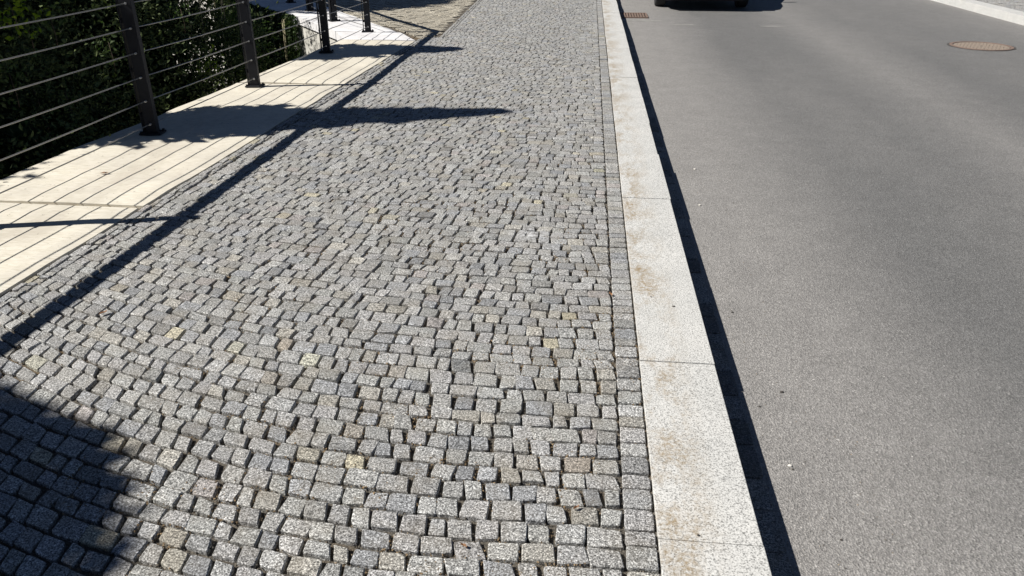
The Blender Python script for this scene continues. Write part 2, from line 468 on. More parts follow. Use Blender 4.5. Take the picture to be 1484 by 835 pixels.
# stones whose own colour stands out, at their places along the path
special = {}
for (u, v, t) in [(443, 520, (.34, .34, .22)), (160, 631, (.31, .265, .15)), (345, 510, (.31, .30, .20)), (415, 498, (.31, .25, .17)),
                  (38, 532, (.32, .31, .20)), (345, 428, (.27, .235, .16)), (405, 315, (.33, .28, .16)), (541, 308, (.38, .34, .20)),
                  (455, 662, (.25, .225, .15)), (172, 655, (.24, .215, .15)), (180, 413, (.26, .225, .15)), (575, 528, (.26, .235, .19)),
                  (832, 223, (.38, .34, .22)), (712, 222, (.33, .31, .22)), (870, 222, (.31, .27, .17)), (705, 112, (.40, .39, .33)), (660, 138, (.36, .32, .24)),
                  (733, 240, (.29, .26, .19)), (880, 248, (.31, .30, .16)), (560, 315, (.30, .27, .17)), (700, 277, (.30, .26, .17)), (835, 285, (.27, .25, .17)),
                  (770, 668, (.27, .25, .21)), (850, 675, (.25, .20, .14)), (720, 270, (.29, .26, .18)), (255, 800, (.27, .25, .18)), (525, 632, (.24, .21, .16)),
                  (665, 537, (.13, .14, .14)), (235, 783, (.25, .22, .15)), (400, 545, (.25, .22, .17)), (500, 250, (.27, .24, .2))]:
    g_ = gnd(u, v); best = min(range(len(field)), key=lambda i: (cen(field[i][0])[0] - g_.x) ** 2 + (cen(field[i][0])[1] - g_.y) ** 2)
    gm = (t[0] + t[1] + t[2]) / 3; special[best] = tuple(gm * 1.14 + (q_ - gm) * .48 for q_ in t)

def dist_rank(lst): 
    idx = [i for i in range(len(lst)) if inframe(cen(lst[i][0]))]
    idx.sort(key=lambda i: cen(lst[i][0])[0] ** 2 + cen(lst[i][0])[1] ** 2)
    return idx

def emit(lst, name_one, name_stuff, n_single, parent, sp=None, zoff=0, tone=None, **kw):
    single = set(dist_rank(lst)[:n_single]) if n_single else set()
    BV, BF, BC = [], [], []; off = 0
    for i, (q, h) in enumerate(lst):
        Vs, Fs, t, m = stone(q, h=h, tone=(sp or {}).get(i) or (tone() if tone else None), **kw)
        if i in single:
            mk(name_one, [(a - m.x, b - m.y, c) for a, b, c in Vs], Fs, M_cob, parent, col=[(t[0], t[1], t[2], 1)] * len(Vs), loc=(m.x, m.y, zoff))
        else:
            BV += [(a, b, c + zoff) for a, b, c in Vs]; BF += [(a + off, b + off, c + off) for a, b, c in Fs]; BC += [(t[0], t[1], t[2], 1)] * len(Vs); off += len(Vs)
    o = big(name_stuff, BV, BF, M_cob, parent, col=BC); o['kind'] = 'stuff'
    return o
emit(field, "cobble", "cobbles", 300, pave, special)
emit(edging, "edging_cobble", "edging_cobbles", 150, pave)
emit(border, "split_cobble", "split_cobbles", 60, pave)

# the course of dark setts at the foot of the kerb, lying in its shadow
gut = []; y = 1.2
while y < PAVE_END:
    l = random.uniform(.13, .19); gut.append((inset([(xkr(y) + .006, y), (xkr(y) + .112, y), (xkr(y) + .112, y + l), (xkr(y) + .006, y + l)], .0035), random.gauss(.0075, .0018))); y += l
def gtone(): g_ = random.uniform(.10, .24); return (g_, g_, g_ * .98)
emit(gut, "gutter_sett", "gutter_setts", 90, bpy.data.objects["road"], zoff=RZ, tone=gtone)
# loose grit lying in the joints close by
def tetra_cloud(P, S, name, mat, parent):
    base = np.array([(0, 0, 1), (.94, 0, -.33), (-.47, .82, -.33), (-.47, -.82, -.33)], np.float32)
    n_ = len(P); th = rng.uniform(0, 6.28, n_); ph = rng.uniform(0, 3.14, n_)
    ct, st, c2, s2 = np.cos(th), np.sin(th), np.cos(ph), np.sin(ph)
    Vv = np.zeros((n_, 4, 3), np.float32)
    for k, b in enumerate(base):
        x, y_, z = b[0] * ct - b[1] * st, b[0] * st + b[1] * ct, np.full(n_, b[2])
        y2, z2 = y_ * c2 - z * s2, y_ * s2 + z * c2
        Vv[:, k] = np.stack([x, y2, z2], 1) * S[:, None] + P
    idx = (np.arange(n_) * 4)[:, None, None] + np.array([(0, 1, 2), (0, 2, 3), (0, 3, 1), (1, 3, 2)])[None]
    return big(name, Vv.reshape(-1, 3), idx.reshape(-1, 3), mat, parent)
n_ = 60000
yy = 1.2 + 4.3 * rng.random(n_) ** 1.4; xx = -2.62 + rng.random(n_) * (.25 + 2.62)
P = np.stack([xx, yy, np.full(n_, -.0145) + rng.random(n_) * .009], 1)
o = tetra_cloud(P, .0015 + .0035 * rng.random(n_) ** 2, "joint_grit", M_grit, pave); o['kind'] = 'stuff'

n_ = 30000
yy = 1.25 + 3.2 * rng.random(n_) ** 1.3; xx = -1.6 + rng.random(n_) * 1.84
msk = np.array([mnoise.noise(Vector((a_ * 3.2, b_ * 3.2, 7.7))) + .5 * mnoise.noise(Vector((a_ * 9, b_ * 9, 1.7))) for a_, b_ in zip(xx, yy)]) > .16
P = np.stack([xx, yy, -.0075 + rng.random(n_) * .006], 1)[msk]
M_tan = m_plain("dry_moss_crumbs", (.23, .165, .095), .95, 0, .5, 120)
o = tetra_cloud(P, .002 + .0038 * rng.random(len(P)) ** 2, "dry_moss", M_tan, pave); o['kind'] = 'stuff'

n_ = 2600
yy = 1.4 + 11 * rng.random(n_) ** 1.5; e_ = rng.random(n_) ** 2.2
P = np.stack([.548 - .010 * yy + e_ * .55, yy, np.full(n_, RZ + .001)], 1)
o = tetra_cloud(P, .0012 + .0030 * rng.random(n_) ** 3, "gutter_grit", M_grit, bpy.data.objects["road"]); o['kind'] = 'stuff'

# driveway beyond the corner of the wall: larger tan setts laid in courses along its own slant
drv = [(-2.24, 11.45, -.02), (-2.75, PAVE_END + 3, -.02), (-16, PAVE_END + 3, -.02)] 
for s in (19, 12, 6, 3, 1, 0): p = ret_r(s); drv.append((p.x - .02, p.y, -.02))
drive = tag(mk("driveway", drv, [tuple(range(len(drv)))], M_bed), kind='structure')
dst = []; a = R(52); ux, uy = Vector((-math.sin(a * .62), math.cos(a * .62))), Vector((math.cos(a * .62), math.sin(a * .62)))
org = Vector((-2.4, 11.3)); v_ = -1
def in_drive(p):
    if p.y > PAVE_END or p.x > drive_edge(p.y) - .05: return False
    d = p - CORN_R; nrm = Vector((.832, .555)); return d.dot(nrm) > .065 and p.x > -9.5
while v_ < 13:
    h_ = random.uniform(.105, .135); u_ = -2.0 + random.random() * .1
    while u_ < 14:
        l = random.uniform(.11, .20); q = [org + ux * (u_ + a_) + uy * (v_ + b_) for a_, b_ in ((0, 0), (0, h_), (l, h_), (l, 0))]
        q = q[::-1]; c_ = (q[0] + q[2]) / 2
        if in_drive(c_):
            m_ = c_; q = [m_ + (p - m_) * .9 for p in q]
            if (q[1] - q[0]).cross(q[2] - q[0]) < 0: q = q[::-1]
            g = random.gauss(.30, .035); dst.append((q, random.gauss(-.004, .003), (g * 1.06, g * .98, g * .80)))
        u_ += l
    v_ += h_
BV, BF, BC = [], [], []; off = 0
for q, h, t in dst:
    Vs, Fs, t, m = stone(q, h=h, tone=t, rs=1.2)
    BV += Vs; BF += [(a_ + off, b_ + off, c_ + off) for a_, b_, c_ in Fs]; BC += [(t[0], t[1], t[2], 1)] * len(Vs); off += len(Vs)
o = big("setts", BV, BF, M_cob, drive, col=BC); o['kind'] = 'stuff'

# far pavement across the road
fp = tag(mk("far_pavement", [(7.47, -6, -.03), (14, -6, -.03), (14, 60, -.03), (7.47, 60, -.03)], [(0, 1, 2, 3)], M_bed), kind='structure')
fs = []; y = 11.5
while y < 19.5:
    x = 7.50; h_ = .095
    while x < 9.4:
        l = random.uniform(.08, .11); fs.append((inset([(x, y), (x + l, y), (x + l, y + h_), (x, y + h_)], .005), random.gauss(-.012, .002))); x += l
    y += h_
emit(fs, "cobble", "cobbles", 0, fp)

# ------------------------------------------------------------ canal walls with coping slabs
def slab(p00, p10, p11, p01, parent, th=.12, nu=10, nv=22, amp=.0085, seed=0, mat=None):
    """coping slab as quad p00 (canal, near) p10 (path, near) p11 p01; sawn top slightly uneven"""
    c = (p00 + p10 + p11 + p01) / 4; V, F = [], []
    for j in range(nv + 1):
        for i in range(nu + 1):
            u, v = i / nu, j / nv
            p = p00.lerp(p10, u).lerp(p01.lerp(p11, u), v)
            z = .006 + amp * (mnoise.noise(Vector((p.x * .9, p.y * 1.9, seed))) * 1.6 + .5 * mnoise.noise(Vector((p.x * 1.2, p.y * 5, seed + 5))))
            if i in (0, nu) or j in (0, nv): z -= .006
            V.append((p.x - c.x, p.y - c.y, z))
    W = nu + 1
    for j in range(nv):
        for i in range(nu): a_ = j * W + i; F.append((a_, a_ + 1, a_ + W + 1, a_ + W))
    ring = [i for i in range(W)] + [j * W + nu for j in range(1, nv + 1)] + [nv * W + i for i in range(nu - 1, -1, -1)] + [j * W for j in range(nv - 1, 0, -1)]
    b0 = len(V)
    for r_ in ring: V.append((V[r_][0], V[r_][1], -th))
    for k in range(len(ring)):
        k2 = (k + 1) % len(ring); F.append((ring[k], b0 + k, b0 + k2, ring[k2]))
    F.append(tuple(range(b0 + len(ring) - 1, b0 - 1, -1)))
    return mk("coping_slab", V, F, mat or M_cope, parent, loc=(c.x, c.y, 0))
def wall_prism(name, L, R_, z0, z1, mat, parent):
    n_ = len(L); V = [(p[0], p[1], z1) for p in L] + [(p[0], p[1], z1) for p in R_] + [(p[0], p[1], z0) for p in L] + [(p[0], p[1], z0) for p in R_]
    F = []
    for i in range(n_ - 1):
        F += [(i, n_ + i, n_ + i + 1, i + 1), (i, i + 1, 2 * n_ + i + 1, 2 * n_ + i), (n_ + i, 3 * n_ + i, 3 * n_ + i + 1, n_ + i + 1)]
    F += [(0, 2 * n_, 3 * n_, n_), (n_ - 1, 2 * n_ - 1, 4 * n_ - 1, 3 * n_ - 1)]
    return mk(name, V, F, mat, parent)

cw = tag(empty("canal_wall", (-3.2, 4, 0)), "long canal wall capped with pale cream slabs along the left side of the cobbled path", "wall")
cw2 = tag(empty("canal_wall", (-4.2, 13, 0)), "slanting canal wall turning off behind the corner post, green plants hanging down its face", "wall")
def par(o, p):
    o.parent = p; o.location = Vector(o.location) - Vector(p.location)
JY = [-5.8, -2.6, .55, 4.115, 7.77, 10.76]
g = .027
for k, (a_, b_) in enumerate(zip(JY, JY[1:])):
    y0, y1 = a_ + g, b_ - g
    s_ = slab(Vector((xcl(y0), y0)), Vector((xcr(y0), y0)), Vector((xcr(y1), y1)), Vector((xcl(y1), y1)), None, seed=k * 3.3, nv=26); par(s_, cw)
    mm = mk("mortar_joint", [(xcl(b_) + .01, b_ - g, -.030), (xcr(b_) - .004, b_ - g, -.030), (xcr(b_) - .004, b_ + g, -.030), (xcl(b_) + .01, b_ + g, -.030)], [(0, 1, 2, 3)], M_mortar); par(mm, cw)
o = wall_prism("wall_face", [(xcl(y) + .03, y) for y in (-5.8, 4, 10.7)], [(xcr(y) - .03, y) for y in (-5.8, 4, 10.7)], -2.8, -.121, M_wallm, None); par(o, cw)
# return
y0 = 10.76 + g
pts = [(Vector((xcl(y0), y0)), Vector((xcr(y0), y0))), (ret_l(.95), ret_r(1.18))]
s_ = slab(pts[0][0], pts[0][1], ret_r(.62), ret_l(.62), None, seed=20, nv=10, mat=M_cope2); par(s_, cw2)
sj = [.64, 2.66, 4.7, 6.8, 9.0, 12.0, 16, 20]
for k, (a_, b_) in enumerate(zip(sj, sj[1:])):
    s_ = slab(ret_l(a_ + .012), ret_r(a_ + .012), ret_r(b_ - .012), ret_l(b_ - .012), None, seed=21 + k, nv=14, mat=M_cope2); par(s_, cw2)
Lp = [(CORN_L.x + .03, 10.79)] + [tuple(ret_l(s) + Vector((.03, .02))) for s in (.3, 2.66, 20)]
Rp = [(xcr(10.8) - .03, 10.79)] + [tuple(ret_r(s) - Vector((.03, .02))) for s in (.3, 2.66, 20)]
o = wall_prism("wall_face", Lp, Rp, -2.8, -.121, M_wallm, None); par(o, cw2)

# ------------------------------------------------------------ railing
def Hh(y):
    if y >= 11.4: return 1.03
    return 1.27 - .0163 * (y - 2.4) if y < 7.3 else 1.19 - .0385 * (y - 7.3)
posts = [(-3.60, -.25), (-3.56, 1.72), (-3.50, 3.66), (-3.455, 5.72), (-3.375, 7.56), (-3.315, 9.64), (-3.29, 11.46),
         (-4.16, 12.62), (-4.99, 13.90), (-5.82, 15.17), (-6.65, 16.45), (-7.48, 17.72)]
rail = tag(empty("railing", (-3.4, 6, 0)), "dark steel railing with flat posts and thin horizontal cables along the cream coping", "railing")
CZ = [.09, .27, .45, .63, .81, .985]
def cz(z, H): return z if H > 1.1 else z * (.93 + .07 * (H - 1.03) / .07)
post_proto = {}
def make_post(x, y, H, rz, full):
    bm = bmesh.new()
    top = H + .035
    add_box(bm, (0.006, 0, top / 2), (.086, .062, top)); bevel(bm, .003)
    add_box(bm, (-.058, 0, top / 2), (.008, .060, top))                     # thin outer plate
    for z in (.16, .5, .86): add_box(bm, (-.045, 0, z), (.026, .03, .03))       # spacers
    o = bobj("post", bm, M_post, rail, loc=(x + 3.4, y - 6, 0)); o.rotation_euler = (0, 0, rz)
    bm = bmesh.new(); add_box(bm, (0, 0, .016), (.17, .13, .014)); bevel(bm, .003)
    for sx in (-1, 1):
        for sy in (-1, 1):
            add_cyl(bm, (sx * .068, sy * .048, .02), (sx * .068, sy * .048, .036), .010, 6)
    bobj("base_plate", bm, M_post, o)
    for z in CZ:
        bm = bmesh.new(); zz = cz(z, H)
        add_cyl(bm, (.012, -.044, zz), (.012, -.030, zz), .0085, 8)
        add_cyl(bm, (.012, -.056, zz), (.012, -.044, zz), .0050, 8)
        bobj("cable_fitting", bm, M_bolt, o)
    return o
for i, (x, y) in enumerate(posts):
    a_ = posts[max(i - 1, 0)]; b_ = posts[min(i + 1, len(posts) - 1)]
    rz = -math.atan2(b_[0] - a_[0], b_[1] - a_[1])
    if i == 6: rz = R(3)
    rz += R(9)
    make_post(x, y, Hh(y), rz, True)
for z in CZ:
    for i in range(len(posts) - 1):
        (xa, ya), (xb, yb) = posts[i], posts[i + 1]
        p = []
        for k in range(9):
            t = k / 8; zz = cz(z, Hh(ya)) * (1 - t) + cz(z, Hh(yb)) * t - .006 * 4 * t * (1 - t)
            p.append((xa + (xb - xa) * t + .012 + 3.4, ya + (yb - ya) * t - 6, zz))
        tube("cable", p, .0045, M_cable, rail, 6)
V = []; F = []
for i, (x, y) in enumerate(posts):
    a_ = posts[max(i - 1, 0)]; b_ = posts[min(i + 1, len(posts) - 1)]
    d = Vector((b_[0] - a_[0], b_[1] - a_[1])).normalized(); nrm = Vector((d.y, -d.x)); hw = .038
    if i == 6: hw = .044
    H = Hh(y)
    for sx, zz in ((-1, H - .04), (1, H - .04), (1, H), (-1, H)):
        V.append((x + nrm.x * hw * sx + 3.4, y + nrm.y * hw * sx - 6, zz))
for i in range(len(posts) - 1):
    for k in range(4): F.append((i * 4 + k, i * 4 + (k + 1) % 4, i * 4 + 4 + (k + 1) % 4, i * 4 + 4 + k))
F += [(3, 2, 1, 0), tuple(len(V) - 4 + k for k in range(4))]
mk("handrail", V, F, M_post, rail)

# ------------------------------------------------------------ foliage
def leaf_mesh(name, P, A, L, Wd, mat, parent=None, fold=.25):
    n_ = len(P); P = np.asarray(P, np.float32); A = np.asarray(A, np.float32); A /= np.linalg.norm(A, axis=1, keepdims=True) + 1e-9
    rnd = rng.normal(size=(n_, 3)); S = np.cross(A, rnd); S /= np.linalg.norm(S, axis=1, keepdims=True) + 1e-9
    N = np.cross(A, S); L = np.broadcast_to(L, n_)[:, None]; Wd = np.broadcast_to(Wd, n_)[:, None]
    Vv = np.stack([P, P + A * L * .45 + S * Wd * .5 + N * Wd * fold, P + A * L, P + A * L * .45 - S * Wd * .5 + N * Wd * fold], 1)
    base = np.arange(n_)[:, None] * 4
    Fc = np.concatenate([base + np.array([0, 1, 2]), base + np.array([0, 2, 3])], 0)
    return big(name, Vv.reshape(-1, 3), Fc, mat, parent)
def unit(n_):
    v = rng.normal(size=(n_, 3)); return v / np.linalg.norm(v, axis=1, keepdims=True)

def conifer(x, y, H, rad, zb, label, n_br=330, per=46, group=None):
    """columnar conifer: tapered trunk, many short rising boughs, sprays of scale leaves"""
    t = empty("conifer_tree", (x, y, zb)); tag(t, label, "tree")
    pts = [(0, 0, 0), (.03, .02, H * .3), (-.02, .03, H * .65), (0, 0, H * .97)]
    tube("trunk", pts, [.11, .085, .05, .012], M_bark, t, 7)
    Ps, As, Ls = [], [], []; lv, lf = [], []
    for b in range(n_br):
        f = (b + rng.random()) / n_br; z = H * (.05 + .93 * f)
        prof = rad(f) ; ang = rng.uniform(0, 2 * math.pi); r = prof * rng.uniform(.45, 1.3)
        d = np.array([math.cos(ang), math.sin(ang), rng.uniform(.15, .75)])
        s = rng.random(per) ** .6
        cc = np.array([0, 0, z - .25 * r]) + d[None] * (s * r)[:, None]
        cc += rng.normal(size=(per, 3)) * (.035 + .05 * (1 - s))[:, None] * min(1.0, r * 2.2)
        Ps.append(cc); As.append(d[None] + rng.normal(size=(per, 3)) * .55 + np.array([0, 0, .25])); Ls.append(np.full(per, .085 + .05 * min(r, .8)))
    P = np.concatenate(Ps); A = np.concatenate(As); L = np.concatenate(Ls) * rng.uniform(.7, 1.3, len(P))
    leaf_mesh("crown", P, A, L * 1.25, L * .75, M_leafC, t)
    return t
def rcol(top, base): return lambda f: base * (1 - f) ** .55 * 1.12 + top
# heights follow from how far each shadow reaches over the path
conifer(-5.6, 5.50, 6.55, lambda f: .88 * (1 - f) ** .95 + .02, -1.4, "columnar dark conifer behind the railing whose narrow tip shades the middle of the cobbled path", n_br=560, per=56)
conifer(-5.85, 9.05, 5.85, lambda f: 1.0 * (1 - f) ** .8 * 1.1 + .03, -1.5, "columnar dark conifer standing behind the railing just before the wall turns its corner", n_br=560, per=56)
def round_tree(x, y, zb, zc, rx, ry, rz, label, n_=95000):
    t = empty("broadleaf_tree", (x, y, zb)); tag(t, label, "tree"); c = zc - zb
    tr = tube("trunk", [(0, 0, 0), (.04, .03, c * .35), (-.02, .02, c * .7), (0, 0, c)], [.15, .12, .09, .05], M_bark, t, 8)
    for k in range(11):
        a_ = k * 2.399; e_ = Vector((math.cos(a_) * rx * .75, math.sin(a_) * ry * .75, c + random.uniform(-.5, .7) * rz)); b_ = Vector((0, 0, c * random.uniform(.5, .8)))
        tube("limb", [b_, b_.lerp(e_, .5) + Vector((0, 0, .1)), e_], [.045, .03, .012], M_bark, t, 5)
    d = unit(n_); r_ = rng.random(n_) ** .45
    bump_ = 1 + .07 * np.sin(d[:, 0] * 7 + 1) * np.cos(d[:, 1] * 6) + .05 * np.sin(d[:, 2] * 9 + d[:, 1] * 8)
    P = d * (r_ * bump_)[:, None] * np.array([rx, ry, rz]) + np.array([0, 0, c]); L = rng.uniform(.07, .12, n_)
    leaf_mesh("crown", P, d * .5 + rng.normal(size=(n_, 3)) * .6, L, L * .6, M_leafD, t)
round_tree(-6.47, -.22, -1.6, 3.8, 1.3, 1.55, 1.0, "round crowned leafy tree left of the viewer shading the lower left corner of the cobbles")
conifer(-10.8, 13.75, 8.2, lambda f: 2.7 * (1 - f) ** .6 + .08, -.2, "tall broad conifer beyond the canal corner shading the far slabs and driveway", n_br=1100, per=60)

def shrub(name, c, rx, ry, z0, zfun, n_, label, mat, L=.052, cat="shrub", group=None, stems=6, clump=260):
    t = empty(name, (c[0], c[1], z0)); tag(t, label, cat, group)
    cl = rng.random((clump, 3)); cx = (cl[:, 0] * 2 - 1) * rx; cyy = (cl[:, 1] * 2 - 1) * ry
    keep = (cx / rx) ** 2 * .6 + (cyy / ry) ** 2 * .6 < 1; cx, cyy = cx[keep], cyy[keep]
    zt = np.array([zfun(c[0] + a_, c[1] + b_) for a_, b_ in zip(cx, cyy)]) - z0
    zz = zt * (1 - cl[keep, 2] ** 2 * .95)
    k = rng.integers(0, len(cx), n_); off = rng.normal(size=(n_, 3)) * np.array([.14, .14, .12])
    P = np.stack([cx[k], cyy[k], zz[k]], 1) + off
    A = off * 2.5 + rng.normal(size=(n_, 3)) * .3 + np.array([.15, 0, .1])
    Lr = L * rng.uniform(.6, 1.35, n_)
    leaf_mesh("foliage", P, A, Lr, Lr * .5, mat, t)
    for s_ in range(stems):
        q = rng.integers(0, len(cx)); e_ = (float(cx[q]), float(cyy[q]), float(zz[q]))
        tube("stem", [(e_[0] * .15, e_[1] * .15, 0), (e_[0] * .5, e_[1] * .6, e_[2] * .55), e_], [.022, .015, .006], M_bark, t, 5)
    return t
def env(x, y): return min(1.25, -4.15 - x) - .1 + .22 * mnoise.noise(Vector((x * 1.5, y * 1.5, 0)))
shrub("yew_bush", (-5.25, 2.6), 1.35, 1.5, -2.2, env, 17000, "dark leafy bush behind the railing nearest the viewer, at the left end of the row", M_leafD)
shrub("yew_bush", (-5.3, 5.0), 1.35, 1.3, -2.2, env, 19000, "dark leafy bush filling the view through the railing left of the nearest visible post", M_leafD)
shrub("yew_bush", (-5.3, 7.2), 1.30, 1.3, -2.2, env, 19000, "dark leafy bush behind the cables between the two nearest visible posts", M_leafD)
shrub("yew_bush", (-5.75, 9.5), 1.35, 1.3, -2.2, lambda x, y: env(x, y), 19000, "black green bush in deep shade left of the pale stemmed climber", M_leafD)
shrub("hedge", (-8.15, 3.0), .9, 6.8, -.5, lambda x, y: 3.35 + .2 * mnoise.noise(Vector((x, y, 0))), 46000, "tall dark evergreen hedge added on the far canal bank to shade the bushes", M_leafD, L=.15, clump=1500, cat="hedge")  # added behind the bushes as a sun blocker, so their near side stays dark
shrub("hedge", (-9.2, 12.5), 1.0, 3.2, -.5, lambda x, y: 1.9 + .35 * mnoise.noise(Vector((x, y, 0))), 20000, "lower evergreen hedge at the foot of the tall broad conifer", M_leafD, L=.15, clump=900, cat="hedge")

shrub("yew_bush", (-7.0, 11.6), 1.7, 1.6, -2.2, lambda x, y: .95 + .2 * mnoise.noise(Vector((x, y, 0))), 34000, "dark bush low on the far canal bank, behind the pale stemmed climber", M_leafD)
# leafy climber between second and third post
def env2(x, y): return .55 + .35 * mnoise.noise(Vector((x * 2, y * 2, 4)))
cl_ = shrub("climber", (-4.95, 10.1), .42, .7, -1.9, lambda x, y: .32 + .3 * mnoise.noise(Vector((x * 2, y * 2, 4))), 2300, "leafy green climber with pale upright stems behind the second visible post", M_leafG, L=.085, cat="climbing plant", stems=3, clump=70)
for k in range(9):
    bx, by = random.uniform(-.4, .3), random.uniform(-.7, .7)
    p = [(bx, by, 0)]
    for q in range(7): p.append((p[-1][0] + random.uniform(-.04, .04), p[-1][1] + random.uniform(-.04, .04), p[-1][2] + .42))
    tube("stem", p, [.011] * 4 + [.008] * 4, M_stem, cl_, 5)
def sprig(c, n_, r, label, mat, L=.05, name="leafy_sprig"):
    t = empty(name, (c[0], c[1], c[2] - .25)); tag(t, label, "plant")
    tube("stem", [(0, .02, .05), (.02, 0, .15), (0, .01, .30)], [.0035, .003, .002], M_bark, t, 5)
    P = rng.normal(size=(n_, 3)) * r + np.array([0, 0, .25]); A = rng.normal(size=(n_, 3)) + np.array([.2, -.1, .2]); Lr = L * rng.uniform(.6, 1.3, n_)
    leaf_mesh("leaf_cluster", P, A, Lr, Lr * .6, mat, t)["kind"] = "stuff"
def atx(u, v, x):
    a_ = (u - 742) / 1118; b_ = -(v - 417.5) / 1118
    fx = cp_ + b_ * sp_; dz = -sp_ + b_ * cp_; dx, dy = a_ * cy_ - fx * sy_, a_ * sy_ + fx * cy_
    t = x / dx; return (x, dy * t, CH + dz * t)
sprig((-4.40, 8.72, -.02), 60, .075, "small lime green leaf tuft growing just behind the cables left of the second visible post", M_leafY, .05)
SPR = [((15, 14), 90, .10, "sunlit yellow green leafy sprig in the top left corner above the top cable", M_leafY, .055),
       ((72, 30), 46, .085, "pale green sprig standing under the top cable, left of the nearest visible post", M_leafG, .06),
       ((38, 40), 40, .07, "small grey green sprig between the sunlit corner sprig and the pale one", M_leafG, .05),
       ((158, 70), 40, .07, "grey green sprig touching the canal side of the nearest visible post", M_leafG, .045),
       ((95, 142), 44, .085, "dull green sprig between the lower cables left of the nearest visible post", M_leafG, .045),
       ((15, 118), 44, .09, "grey green sprig at the left picture edge between the middle cables", M_leafG, .045),
       ((60, 205), 30, .08, "low pale sprig close above the coping edge at the left", M_leafG, .04),
       ((262, 20), 30, .06, "small sprig between the two nearest visible posts, close under the top", M_leafG, .04)]
for (q_, n_, r_, lb, mt_, L_) in SPR:
    p_ = atx(q_[0], q_[1], -4.32); sprig((p_[0], p_[1], p_[2]), n_, r_, lb, mt_, L_)

# hanging ivy on the slanting wall
iv = tag(empty("hanging_ivy", (-5.2, 13.3, 0)), "curtain of ivy strands hanging down the face of the slanting canal wall", "ivy")
Ps, As, Ls = [], [], []
for k in range(300):
    s = random.uniform(2.55, 7.2)
    if 4.0 < s < 4.35 and random.random() < .8: continue
    p = ret_l(s); ln = random.uniform(.7, 2.1) if random.random() < .8 else .4; m_ = int(ln / .035)
    zz = -np.linspace(0, ln, m_); wv = np.cumsum(rng.normal(size=(m_, 2)) * .008, 0)
    o_ = random.uniform(.03, .16)
    cc = np.stack([p.x - 5.2 * -1 - .82 * o_ + wv[:, 0], p.y - 13.3 - .57 * o_ + wv[:, 1], zz + .02], 1)
    Ps.append(cc); As.append(rng.normal(size=(m_, 3)) * .5 + np.array([-.5, -.35, -.8])); Ls.append(rng.uniform(.035, .075, m_))
P = np.concatenate(Ps); A = np.concatenate(As); L = np.concatenate(Ls)
leaf_mesh("leaves", P, A, L, L * .7, M_leafM, iv)
for k in range(14):
    s = random.uniform(2.6, 6.0); p = ret_l(s); o_ = random.uniform(.14, .22)
    x0, y0 = p.x + 5.2 - .82 * o_, p.y - 13.3 - .57 * o_
    tube("vine", [(x0 + .1, y0 + .1, .02), (x0, y0, -.05), (x0 + random.uniform(-.03, .03), y0, -.8), (x0, y0 + random.uniform(-.03, .03), -1.9)], .008, M_stem, iv, 5)

# ------------------------------------------------------------ iron covers in the road
mh = tag(empty("manhole_cover", (5.48, 12.0, RZ)), "round rusty brown manhole cover set in the asphalt near the far kerb", "manhole cover")
def disc(name, r0, r1, z, mat, parent, n=48, th=.02, cracked=0):
    V, F = [], []
    for k in range(n):
        a_ = 2 * math.pi * k / n; j = 1 + (random.uniform(-cracked, cracked) if cracked else 0)
        for r_, zz in ((r0, z - th), (r0, z), (r1 * j, z), (r1 * j, z - th)): V.append((r_ * math.cos(a_), r_ * math.sin(a_), zz))
    for k in range(n):
        b = (k + 1) % n
        for q in range(3): F.append((k * 4 + q, b * 4 + q, b * 4 + q + 1, k * 4 + q + 1))
    return mk(name, V, F, mat, parent)
disc("frame_ring", .365, .405, .010, M_rust, mh, cracked=.01)
disc("cover_plate", .02, .352, .005, M_mhc, mh)
k_ = 0
for ix in range(-6, 7):
    for iy in range(-6, 7):
        x, y = ix * .05 + (.025 if iy % 2 else 0), iy * .05
        if x * x + y * y < .32 ** 2:
            k_ += 1
bm = bmesh.new()
for ix in range(-6, 7):
    for iy in range(-6, 7):
        x, y = ix * .05 + (.025 if iy % 2 else 0), iy * .05
        if .05 ** 2 < x * x + y * y < .325 ** 2: add_box(bm, (x, y, .0060), (.032, .016, .003), R(45 if (ix + iy) % 2 else -45))
bobj("raised_lugs", bm, M_mhc, mh)["kind"] = 'stuff'
V = [(0, 0, .0035)] + [(.43 * math.cos(2 * math.pi * k / 40) * random.uniform(.98, 1.04), .43 * math.sin(2 * math.pi * k / 40) * random.uniform(.98, 1.04), .0035) for k in range(40)]
mk("dark_surround", V, [(0, 1 + k, 1 + (k + 1) % 40) for k in range(40)], m_plain("dark_tar", (.07, .065, .06), .8, 0, .2, 30), mh)

gr = tag(empty("drain_grate", (.70, 15.03, RZ)), "rusty red drain grate in the gutter beside the near kerb", "drain grate")
bm = bmesh.new()
for sx in (-1, 1): add_box(bm, (sx * .225, 0, .012), (.03, .66, .022))
for sy in (-1, 1): add_box(bm, (0, sy * .315, .012), (.42, .03, .022))
bobj("frame", bm, M_rust, gr)
for k in range(8):
    bm = bmesh.new(); add_box(bm, (-.17 + k * .0485, 0, .012), (.026, .60, .018)); bobj("bar", bm, M_rust, gr)
mk("sump", [(-.21, -.3, .004), (.21, -.3, .004), (.21, .3, .004), (-.21, .3, .004)], [(0, 1, 2, 3)], m_plain("sump_dark", (.02, .018, .016), .9), gr)

